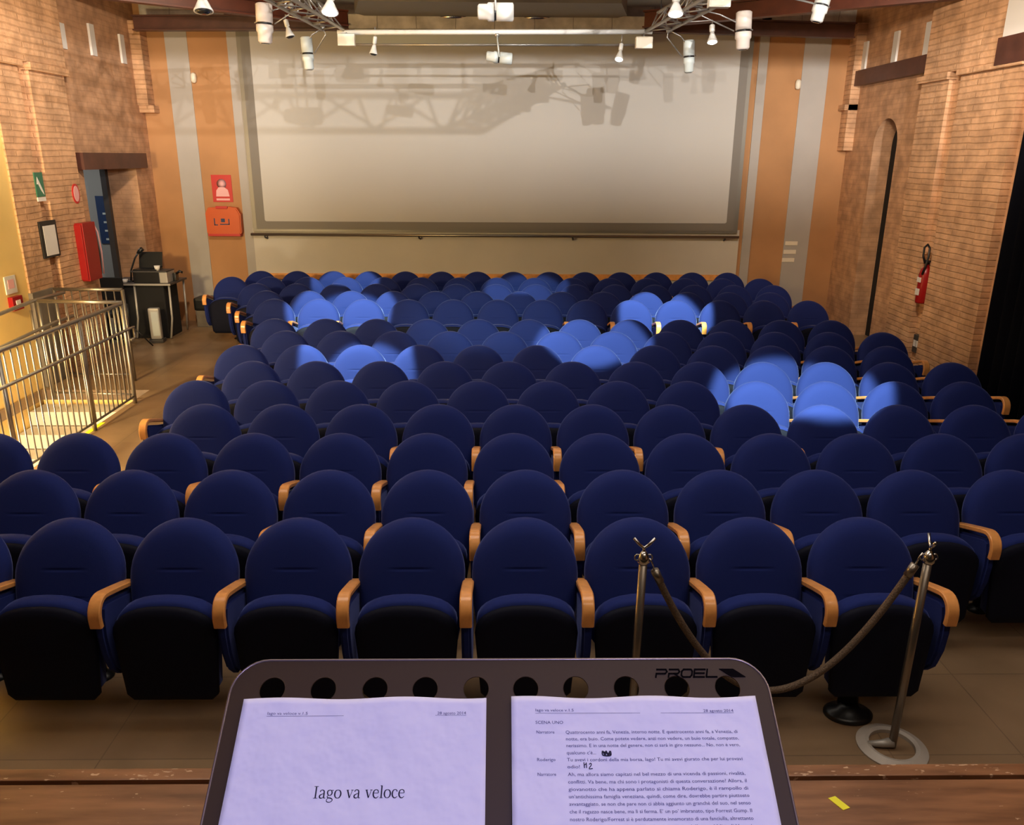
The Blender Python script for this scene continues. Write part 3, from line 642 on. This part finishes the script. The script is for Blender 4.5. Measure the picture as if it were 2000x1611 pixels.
on_desk(link('lettering', lg, 'standlogo'), -.0016)
tube('pole', [(0, 0, .03), (0, .02, .98)], .012, 'black', ms); tube('pole_sleeve', [(0, 0, .10), (0, .0, .55)], .017, 'black', ms)
box('desk_bracket', (-.03, -.005, .95), (.03, .045, 1.02), 'black', ms)
for a in (90, 210, 330): tube('leg', [(0, 0, .22), (.12 * math.cos(R(a)), .12 * math.sin(R(a)), .14), (.26 * math.cos(R(a)), .26 * math.sin(R(a)), .009)], .009, 'black', ms)

def wave(x, y):
    e = max(0, 1 + y / .05) if y < 0 else 1
    return .0006 + .0011 * e * (1 + math.sin(x * 55 + 1)) * .5 + .0022 * (noise.noise(Vector((x * 11, y * 11, 3.3))) + .45) * .8
def page(name, x0, x1, skew, label):
    root = thing(name, label, 'paper', O + n_ * .002)
    bm = bmesh.new(); nx, ny = 44, 60; g = []
    for j in range(ny + 1):
        g.append([])
        for i in range(nx + 1):
            x = x0 + (x1 - x0) * i / nx; y = -.297 * j / ny
            yy = y + .0009 * math.sin(x * 60) * max(0, 1 + y / .02)
            g[-1].append(bm.verts.new((x + skew * y, yy, wave(x, y))))
    for j in range(ny):
        for i in range(nx): bm.faces.new((g[j][i], g[j][i + 1], g[j + 1][i + 1], g[j + 1][i]))
    o = link('sheet', bm, 'paper', root, True); o.matrix_local = Matrix.Translation(-root.location) @ frame
    sm = o.modifiers.new('thick', 'SOLIDIFY'); sm.thickness = .0001; sm.offset = -1
    return root
def printed(root, name, bm, mat, dz=.00025):
    for v in bm.verts: v.co.z = wave(v.co.x, v.co.y) + dz
    o = link(name, bm, mat, root); o.matrix_local = Matrix.Translation(-root.location) @ frame; return o
p1 = page('title_page', -.2182, -.0105, 0, 'left printed page with the play title on the music stand')
p2 = page('script_page', .0108, .2222, 0, 'right printed page full of script lines on the music stand')
bm = bmesh.new(); add_text(bm, 'Iago va veloce v.1.5', -.1958, -.0138, .0034, -.1620); add_text(bm, '28 agosto 2014', -.0520, -.0142, .0034, -.0278)
for q in ((-.1962, -.0151, -.0275, -.01485),): bm.faces.new([bm.verts.new(p) for p in ((q[0], q[1], 0), (q[2], q[1], 0), (q[2], q[3], 0), (q[0], q[3], 0))])
printed(p1, 'page_header', bm, 'inkl')
# title in serif letters: each letter is drawn from strokes (x, y, half width) and serif bars, unit = x-height
def stroke(bm, pts, ox, oy, s):
    P = [Vector((p[0], p[1])) for p in pts]; W_ = [p[2] for p in pts]; L = []
    fine = []
    for i in range(len(P) - 1):
        for q in range(5):
            t = q / 5; a = P[max(i - 1, 0)]; b = P[i]; c = P[i + 1]; d = P[min(i + 2, len(P) - 1)]
            v = .5 * ((2 * b) + (c - a) * t + (2 * a - 5 * b + 4 * c - d) * t * t + (3 * b - a - 3 * c + d) * t ** 3); fine.append((v, W_[i] * (1 - t) + W_[i + 1] * t))
    fine.append((P[-1], W_[-1]))
    for i, (v, w) in enumerate(fine):
        d = (fine[min(i + 1, len(fine) - 1)][0] - fine[max(i - 1, 0)][0]).normalized(); nn = Vector((-d.y, d.x)) * w
        L.append((bm.verts.new((ox + s * (v.x + nn.x), oy + s * (v.y + nn.y), 0)), bm.verts.new((ox + s * (v.x - nn.x), oy + s * (v.y - nn.y), 0))))
    for a, b in zip(L, L[1:]): bm.faces.new((a[0], a[1], b[1], b[0]))
def line(a, b, w): return [(a[0], a[1], w), ((a[0] + b[0]) / 2, (a[1] + b[1]) / 2, w), (b[0], b[1], w)]
T = .035; K = .085
GL = {'I': (.75, [line((.36, 0), (.36, 1.42), K), line((.10, .03), (.62, .03), T), line((.10, 1.39), (.62, 1.39), T)]),
 'a': (.92, [[(.14, .76, .07), (.22, .93, .05), (.42, .98, .05), (.60, .88, .07), (.64, .65, K), (.64, .2, K), (.70, .04, .05), (.86, .06, .03)], [(.63, .58, .03), (.36, .48, .045), (.14, .34, .08), (.13, .14, .085), (.30, .02, .06), (.50, .08, .04), (.63, .22, .03)]]),
 'g': (.95, [[(.44, .98, .04), (.18, .86, .07), (.15, .62, .08), (.26, .40, .06), (.44, .34, .04), (.64, .44, .07), (.70, .66, .08), (.62, .88, .06), (.44, .98, .04)], [(.60, .90, .03), (.74, .93, .04), (.88, .93, .045)], [(.30, .38, .03), (.16, .22, .05), (.24, .08, .06), (.55, .03, .07), (.78, -.08, .06), (.80, -.26, .05), (.60, -.42, .04), (.32, -.44, .05), (.12, -.32, .05), (.14, -.12, .04), (.30, .04, .03)]]),
 'o': (.98, [[(.48, .98, .035), (.22, .88, .065), (.12, .62, .09), (.12, .38, .09), (.24, .12, .065), (.48, .02, .035), (.72, .12, .065), (.84, .38, .09), (.84, .62, .09), (.72, .88, .065), (.48, .98, .035)]]),
 'v': (.92, [line((.16, .94), (.47, .04), K), line((.47, .04), (.76, .94), T), line((.02, .95), (.34, .95), T), line((.60, .95), (.90, .95), T)]),
 'e': (.86, [[(.13, .58, .035), (.45, .58, .035), (.74, .58, .035)], [(.74, .60, .05), (.68, .86, .06), (.46, .98, .04), (.22, .88, .06), (.12, .60, .09), (.14, .30, .09), (.30, .06, .07), (.54, .02, .05), (.76, .20, .03)]]),
 'l': (.52, [line((.26, 0), (.26, 1.46), K), line((.06, .03), (.46, .03), T), line((.08, 1.42), (.26, 1.46), T)]),
 'c': (.84, [[(.70, .74, .07), (.62, .92, .05), (.44, .98, .04), (.22, .88, .06), (.12, .60, .09), (.14, .30, .09), (.30, .06, .07), (.54, .02, .05), (.74, .20, .03)]]), ' ': (.52, [])}
bm = bmesh.new(); word = 'Iago va veloce'; tot = sum(GL[c][0] for c in word); s = (.0735) / tot; x = -.1482
for c in word:
    for st_ in GL[c][1]: stroke(bm, st_, x, -.0798, s)
    x += GL[c][0] * s
printed(p1, 'page_title', bm, 'ink')
bm = bmesh.new(); add_text(bm, 'Iago va veloce v.1.5', .0315, -.0123, .0034, .0640); add_text(bm, '28 agosto 2014', .1752, -.0131, .0034, .2008)
q = (.0312, -.0140, .2010, -.01375); bm.faces.new([bm.verts.new(p) for p in ((q[0], q[1], 0), (q[2], q[1], 0), (q[2], q[3], 0), (q[0], q[3], 0))])
add_text(bm, 'SCENA UNO', .0312, -.0226, .0036, .0545); printed(p2, 'page_header', bm, 'inkl')
bm = bmesh.new()
LN = [(-.0307, 'Quattrocento anni fa, Venezia, interno notte. E quattrocento anni fa, a Venezia, di', 1, 'Narratore'), (-.0361, 'notte, era buio. Come potete vedere, anzi non vedere, un buio totale, compatto,', 1, ''),
      (-.0415, 'nerissimo. E in una notte del genere, non ci sarà in giro nessuno... No, non è vero,', 1, ''), (-.0472, 'qualcuno c’è...', .0805, ''),
      (-.0527, 'Tu avevi i cordoni della mia borsa, Iago! Tu mi avevi giurato che per lui provavi', 1, 'Roderigo'), (-.0582, 'odio!', .0665, ''),
      (-.0641, 'Ah, ma allora siamo capitati nel bel mezzo di una vicenda di passioni, rivalità,', 1, 'Narratore'), (-.0698, 'conflitti. Va bene, ma chi sono i protagonisti di questa conversazione? Allora, il', 1, ''),
      (-.0754, 'giovanotto che ha appena parlato si chiama Roderigo, è il rampollo di', 1, ''), (-.0809, 'un’antichissima famiglia veneziana, quindi, come dire, dovrebbe partire piuttosto', 1, ''),
      (-.0864, 'avvantaggiato, se non che pare non ci abbia aggiunto un granché del suo, nel senso', 1, ''), (-.0920, 'che il ragazzo nasce bene, ma lì si ferma. E’ un po’ imbranato, tipo Forrest Gump. Il', 1, ''),
      (-.0976, 'nostro Roderigo/Forrest si è perdutamente innamorato di una fanciulla, altrettanto', 1, ''), (-.1032, 'bella quanto irraggiungibile, figlia di un senatore della repubblica di Venezia', 1, '')]
for y, tx, e_, who in LN:
    add_text(bm, tx, .0563, y, .0038, .2010 if e_ == 1 else e_)
    if who: add_text(bm, who, .0318, y + .0002, .0036, .0468)
printed(p2, 'script_text', bm, 'inkl')
bm = bmesh.new(); sk = lambda pts, w=.00035: stroke(bm, [(a, b, w) for a, b in pts], 0, 0, 1)
sk([(.0860, -.0445), (.0862, -.0480), (.0925, -.0482), (.0926, -.0446)], .0005); sk([(.0862, -.0446), (.0880, -.0478), (.0890, -.0448), (.0905, -.0480), (.0922, -.0447)], .0006); sk([(.0858, -.0452), (.0930, -.0474)], .0006)
sk([(.0700, -.0535), (.0703, -.0580)]); sk([(.0703, -.0558), (.0718, -.0550), (.0720, -.0580)]); sk([(.0718, -.0537), (.0720, -.0555)]); sk([(.0742, -.0552), (.0756, -.0543), (.0760, -.0556), (.0740, -.0585), (.0770, -.0583)])
printed(p2, 'handwritten_note', bm, 'ink', .0004)

# ================================================================== TRUSS AND LAMPS
tr = thing('lighting_truss', 'grey metal lighting truss hanging across the top in front of the screen', 'truss', (0, 9, 3.8))
tube('rear_tube', [(-1.66, 0, 0), (1.56, 0, .03)], .024, 'lampw', tr, 12)
tube('rear_tube', [(-1.60, .12, -.10), (1.52, .12, -.08)], .012, 'truss', tr, 8)
def arm_truss(name, a, b, h):
    a, b = Vector(a), Vector(b); d = b - a; L = d.length; root = bpy.data.objects.new(name, None)
    side = Vector((.11, 0, 0)); ups = Vector((0, 0, h)); ch = [(-side), side, ups]
    bm = bmesh.new()
    for c in ch: add_tube(bm, [a + c, b + c], .017, 8)
    link('truss_chord', bm, 'truss', tr, True)
    bm = bmesh.new(); n = int(L / .17)
    for i in range(n):
        for j in range(3):
            c0, c1 = ch[j], ch[(j + 1) % 3]
            if i % 2: c0, c1 = c1, c0
            add_tube(bm, [a + d * i / n + c0, a + d * (i + 1) / n + c1], .008, 5)
    link('truss_lacing', bm, 'truss', tr, True)
arm_truss('l', (-1.70, -.05, .02), (-2.02, -4.6, .03), .17); arm_truss('r', (1.60, -.05, .03), (2.05, -4.6, .05), .17)
arm_truss('f', (-2.0, -4.6, .03), (2.05, -4.6, .05), .17)
for x, y in ((-1.72, -.1), (1.62, -.1), (-2.0, -4.5), (2.03, -4.5)):
    tube('hanging_cable', [(x, y, .15), (x, y, .92)], .006, 'darkgrey', tr, 6)
def zoomlamp(p, axis, L, r, mat, label, yoke_to=None, dark=True):
    """profile spotlight: rear body, black gap, front barrel, lens"""
    root = thing('stage_spotlight', label, 'spotlight', p, 'stage spotlights on the truss'); ax = Vector(axis).normalized()
    lathe('rear_body', [(r * .75, -L * .5), (r * .95, -L * .47), (r * .95, -L * .02)], mat, root, (0, 0, 0), 20, ax)
    lathe('gap_band', [(r * .86, -L * .02), (r * .86, L * .04)], 'black', root, (0, 0, 0), 20, ax)
    lathe('front_barrel', [(r * .97, L * .04), (r * .97, L * .20), (r * .82, L * .24), (r * .80, L * .46), (r * .62, L * .5)], mat, root, (0, 0, 0), 20, ax)
    lathe('lens', [(r * .55, L * .495), (r * .45, L * .51)], 'lens', root, (0, 0, 0), 20, ax)
    s = ax.cross(Vector((0, 1, 0))); s = s.normalized() if s.length > .1 else Vector((1, 0, 0))
    if yoke_to:
        t = Vector(yoke_to) - Vector(p)
        if abs(ax.z) > .6:
            for q in (-1, 1): tube('yoke_arm', [s * r * 1.15 * q, s * r * 1.15 * q + t * .75, t], .006, mat if False else 'truss', root, 6)
        else:
            for q in (-1, 1): tube('yoke_arm', [Vector((0, q * r * 1.15, 0)), Vector((t.x * .8, q * r * .9, t.z * .7)), t], .008, mat, root, 6)
        lathe('clamp', [(.02, -.02), (.03, 0), (.02, .02)], 'truss', root, t, 10, (0, 1, 0))
    return root
def bell(p, aim, L, r, label, lit=False, to=None):
    root = thing('bell_lamp', label, 'lamp', p, 'small bell lamps on the truss'); ax = Vector(aim).normalized()
    lathe('lamp_holder', [(r * .35, -L * .5), (r * .5, -L * .46), (r * .5, -L * .12), (r * .3, -L * .08)], 'lampw', root, (0, 0, 0), 16, ax)
    lathe('shade', [(r * .35, -L * .06), (r * .6, L * .15), (r * .85, L * .36), (r, L * .46), (r, L * .5), (r * .9, L * .49)], 'lampw', root, (0, 0, 0), 20, ax)
    lathe('bulb_face', [(r * .88, L * .495), (r * .5, L * .56)], 'glow' if lit else 'lens', root, (0, 0, 0), 18, ax)
    tube('stem', [-ax * L * .5, -ax * L * .5 + Vector((0, 0, .04)), (Vector(to) - Vector(p)) if to else -ax * L * .5 + Vector((0, 0, .09))], .006, 'truss', root, 6)
    return root
zoomlamp((-2.127, 8, 3.735), (-.04, 0, -1), .33, .078, 'lampp', 'cream spotlight hanging upright in front of the left brown beam', (-1.88, 8.0, 3.88))
zoomlamp((-1.977, 9, 3.60), (.04, 0, -1), .31, .062, 'lampg', 'pale grey spotlight pointing down near the left corner of the screen', (-1.80, 8.95, 3.83))
zoomlamp((1.955, 9, 3.60), (.06, 0, -1), .31, .062, 'lampg', 'pale grey spotlight pointing down near the right corner of the screen', (1.72, 8.95, 3.84))
zoomlamp((2.22, 8, 3.71), (.05, 0, -1), .32, .075, 'lampp', 'cream spotlight hanging over the right edge of the screen', (1.80, 8.0, 3.88))
zoomlamp((2.545, 7, 3.76), (-.22, 0, -1), .25, .062, 'lampw', 'white spotlight with a black lens at the top right of the picture', (1.92, 6.9, 3.86))
zoomlamp((-.008, 9, 3.575), (-1, 0, .10), .27, .06, 'lampg', 'pale grey spotlight lying sideways under the rear truss tube', (-.03, 9, 3.79))
zoomlamp((-.035, 7, 3.690), (-1, 0, 0), .285, .072, 'lampw', 'white spotlight lying sideways at the top centre above the truss tube', (-.06, 7.0, 4.72))
bell((-1.29, 9, 3.68), (-.15, -.1, -1), .17, .042, 'small white bell lamp hanging left of centre under the truss tube')
bell((1.24, 9, 3.64), (-.18, -.45, -.9), .18, .044, 'small lit bell lamp hanging beside the right cream junction box', True)
bell((-2.04, 8.5, 3.765), (.25, -.1, -1), .16, .045, 'small white bell lamp between the cream and grey spotlights on the left', False, (-1.85, 8.45, 3.83))
bell((2.058, 8.5, 3.75), (.02, -.3, -1), .17, .052, 'small lit bell lamp between the two right spotlights', True, (1.76, 8.45, 3.84))
bell((-1.335, 7, 3.75), (-.02, -.35, -1), .17, .068, 'glowing bell lamp at the top left of centre above the truss', True, (-1.70, 6.9, 3.86))
bell((1.39, 7, 3.76), (-.05, -.35, -1), .17, .062, 'glowing bell lamp at the top right of centre above the truss', True, (1.70, 6.9, 3.86))
bell((-2.33, 7, 3.765), (.06, -.2, -1), .19, .075, 'large white bell lamp in front of the left rafter at the top', False, (-1.95, 6.9, 3.86))
for p, l in (((-1.565, 8.97, 3.724), 'cream junction box under the left end of the truss tube'), ((1.475, 8.97, 3.722), 'cream junction box under the right end of the truss tube'), ((1.73, 7.0, 3.79), 'cream junction box on the right truss arm at the top edge')):
    o = thing('junction_box', l, 'box', p); box('box_body', (-.085, -.04, -.055), (.085, .04, .055), 'boxc', o, bevel=.006); box('box_lid', (-.075, -.046, -.045), (.075, -.04, .045), 'boxc', o, bevel=.002)
    tube('box_clip', [(0, 0, .05), (0, .02, .085)], .008, 'truss', o, 6)

# ================================================================== RAILINGS
def railing(name, label, p0, p1, n, posts=(0, 1), h=1.1, hand=True, off=(0, 0)):
    p0, p1 = Vector(p0), Vector(p1); root = thing(name, label, 'railing', p0); d = p1 - p0; sm_ = 'steel' if n > 20 else 'post'
    tube('top_rail', [Vector((0, 0, h)), d + Vector((0, 0, h))], .021, sm_, root, 10)
    box_ = Vector((0, 0, .08)); tube('bottom_rail', [box_, d + box_], .012, sm_, root, 8)
    for t in posts: tube('post', [d * t, d * t + Vector((0, 0, h))], .021, sm_, root, 10)
    for i in range(1, n):
        q = d * i / n; tube('baluster', [q + box_, q + Vector((0, 0, h))], .0075, sm_, root, 6)
    if hand:
        o3 = Vector((off[0], off[1], 0)); a, b = Vector((0, 0, h - .27)) + o3, d + Vector((0, 0, h - .27)) + o3
        e = d.normalized() * .10
        tube('handrail', [a, b, b + e, b + e + Vector((0, 0, -.12)), b + Vector((0, 0, -.12))], .016, sm_, root, 8)
    return root
railing('stair_railing', 'long steel railing with many balusters along the aisle side of the stairwell', (-4.0, 5.2, 0), (-4.0, 8.48, 0), 34, (0, .33, .72, 1), 1.1, True, (.05, 0))
railing('stair_railing', 'short steel railing closing the far end of the stairwell', (-4.95, 8.62, 0), (-4.02, 8.55, 0), 9, (0,), 1.1, False)
railing('stair_railing', 'rearmost short steel railing in front of the brick pillar', (-5.2, 9.42, 0), (-4.40, 9.40, 0), 8, (0, 1), 1.1, False)
o = thing('wall_handrail', 'steel handrail pair climbing beside the yellow wall', 'handrail', (-4.95, 6.3, 0))
tube('rail_tube', [(-.1, 0, .98), (-.05, 2.3, 1.1), (-.02, 2.9, 1.1)], .02, 'steel', o); tube('rail_tube', [(.1, .0, .74), (.12, 2.3, .86), (.12, 2.75, .86)], .018, 'steel', o)
for y in (.3, 1.3, 2.3): tube('rail_support', [(-.08, y, 0), (-.08, y, 1.0)], .015, 'steel', o)

# ================================================================== TECHNICIAN TABLE
ty = 11.72; tz = .82
t = thing('folding_table', 'dark folding table with metal legs by the doorway loaded with sound equipment', 'table', (-5.2, ty + .32, 0))
box('tabletop', (-.52, -.32, tz - .03), (.42, .32, tz), 'darkgrey', t, bevel=.004); box('edge_strip', (-.52, -.328, tz - .03), (.42, -.32, tz - .005), 'silver', t)
for x in (-.12, .38):
    for y in (-.28, .28): tube('leg', [(x, y, tz - .03), (x - .01, y * 1.0, .3), (x - .04, y * 1.15, .015)], .016, 'silver', t, 8)
o = box('dust_cloth', (-5.68, ty + .04, .0), (-4.90, ty + .55, tz - .04), 'cloth', bevel=.03); tag(o, 'black cloth covered equipment filling the space under the table', 'cloth cover')
o = thing('sound_mixer', 'wide black rack mixer with a silver side on the folding table', 'mixer', (-5.10, ty + .14, tz))
box('rack_body', (-.22, -.10, 0), (.16, .18, .155), 'black', o, bevel=.006); box('rack_side', (.16, -.10, 0), (.27, .18, .16), 'silver', o, bevel=.006); box('rack_top', (-.25, -.11, .155), (.27, .19, .172), 'darkgrey', o)
o = thing('laptop', 'black laptop with raised lid standing on the mixer', 'laptop', (-5.16, ty + .20, tz + .172))
box('keyboard_base', (-.17, -.12, 0), (.17, .12, .018), 'black', o, bevel=.003)
prism('screen_lid', [(.10, .016), (.16, .24), (.172, .24), (.115, .014)], 0, -.17, .17, 'black', o)
o = thing('desk_lamp', 'thin black gooseneck lamp leaning beside the laptop', 'lamp', (-5.42, ty + .18, tz)); lathe('lamp_base', [(.05, 0), (.05, .015), (.01, .02)], 'black', o)
tube('lamp_arm', [(0, 0, .01), (.02, 0, .16), (.10, 0, .34), (.16, 0, .42)], .012, 'black', o); lathe('lamp_head', [(.012, -.05), (.03, 0), (.032, .06)], 'black', o, (.18, 0, .44), 12, (1, 0, .8))
o = lathe('paper_cup', [(.03, 0), (.042, .07), (.038, .07)], 'signwhite'); o.location = (-4.99, ty + .12, tz + .172); tag(o, 'small white cup standing on top of the mixer', 'cup')
o = lathe('coffee_cup', [(.035, 0), (.048, .05), (.042, .05)], 'signwhite'); o.location = (-5.46, ty + .06, tz); tag(o, 'low white cup at the left front of the folding table', 'cup')
o = thing('desk_fan', 'small black device at the right end of the folding table', 'device', (-4.80, ty + .30, tz)); box('device_body', (-.03, -.06, 0), (.015, .06, .12), 'black', o, bevel=.01); tube('device_arm', [(0, 0, .10), (.06, 0, .14), (.10, 0, .12)], .018, 'black', o)
o = thing('electric_heater', 'tall narrow white heater standing in front of the table', 'heater', (-4.98, 11.52, 0), rz=R(8))
box('heater_body', (-.075, -.05, .05), (.075, .05, .50), 'silver', o, bevel=.025); box('heater_grille', (-.035, -.056, .10), (.06, -.05, .45), 'lampg', o, bevel=.004); box('heater_foot', (-.10, -.09, 0), (.10, .09, .05), 'darkgrey', o, bevel=.008)
o = thing('camera_tripod', 'low black tripod standing on the floor left of the heater', 'tripod', (-5.18, 11.15, 0))
for a in (20, 140, 260): tube('leg', [(0, 0, .34), (.26 * math.cos(R(a)), .26 * math.sin(R(a)), .008)], .010, 'black', o, 6)
tube('column', [(0, 0, .28), (0, 0, .62)], .014, 'black', o)
o = thing('equipment_bag', 'black bag on a small box against the left grey stripe of the back wall', 'bag', (-4.62, 12.75, .0))
box('support_box', (-.17, -.15, 0), (.17, .15, .26), 'stone', o, bevel=.01); box('bag_body', (-.19, -.17, .26), (.19, .16, .46), 'black', o, bevel=.04)
o = thing('office_chair', 'black chair standing in the doorway behind the folding table', 'chair', (-5.62, 11.45, 0))
box('seat', (-.2, -.2, .40), (.2, .2, .46), 'cloth', o, bevel=.02); box('backrest', (-.2, .15, .46), (.2, .20, .92), 'cloth', o, bevel=.02); tube('pole', [(0, 0, .05), (0, 0, .40)], .025, 'black', o)
for a in range(5): tube('leg', [(0, 0, .07), (.22 * math.cos(a * 1.257), .22 * math.sin(a * 1.257), .02)], .015, 'black', o, 6)
o = thing('wall_poster', 'dark blue poster with pale lines seen through the doorway', 'poster', (-6.60, 13.89, 1.52))
box('poster_sheet', (-.13, -.01, -.36), (.17, 0, .42), 'signblue', o)
for k in range(4): box('print_line', (-.04, -.013, .12 - k * .14), (.12, -.01, .15 - k * .14), 'lampg', o)
o = thing('hanging_jacket', 'dark bundle with pink edging hanging in the doorway beside the red cabinet', 'jacket', (-5.46, 11.0, 1.36))
lathe('jacket_body', [(.03, -.34), (.07, -.30), (.085, -.05), (.07, .20), (.03, .33)], 'darkgrey', o, n=14); tube('edging', [(.04, .04, .34), (.085, .02, .25), (.10, .02, 0), (.09, .02, -.3)], .010, 'pink', o, 6)
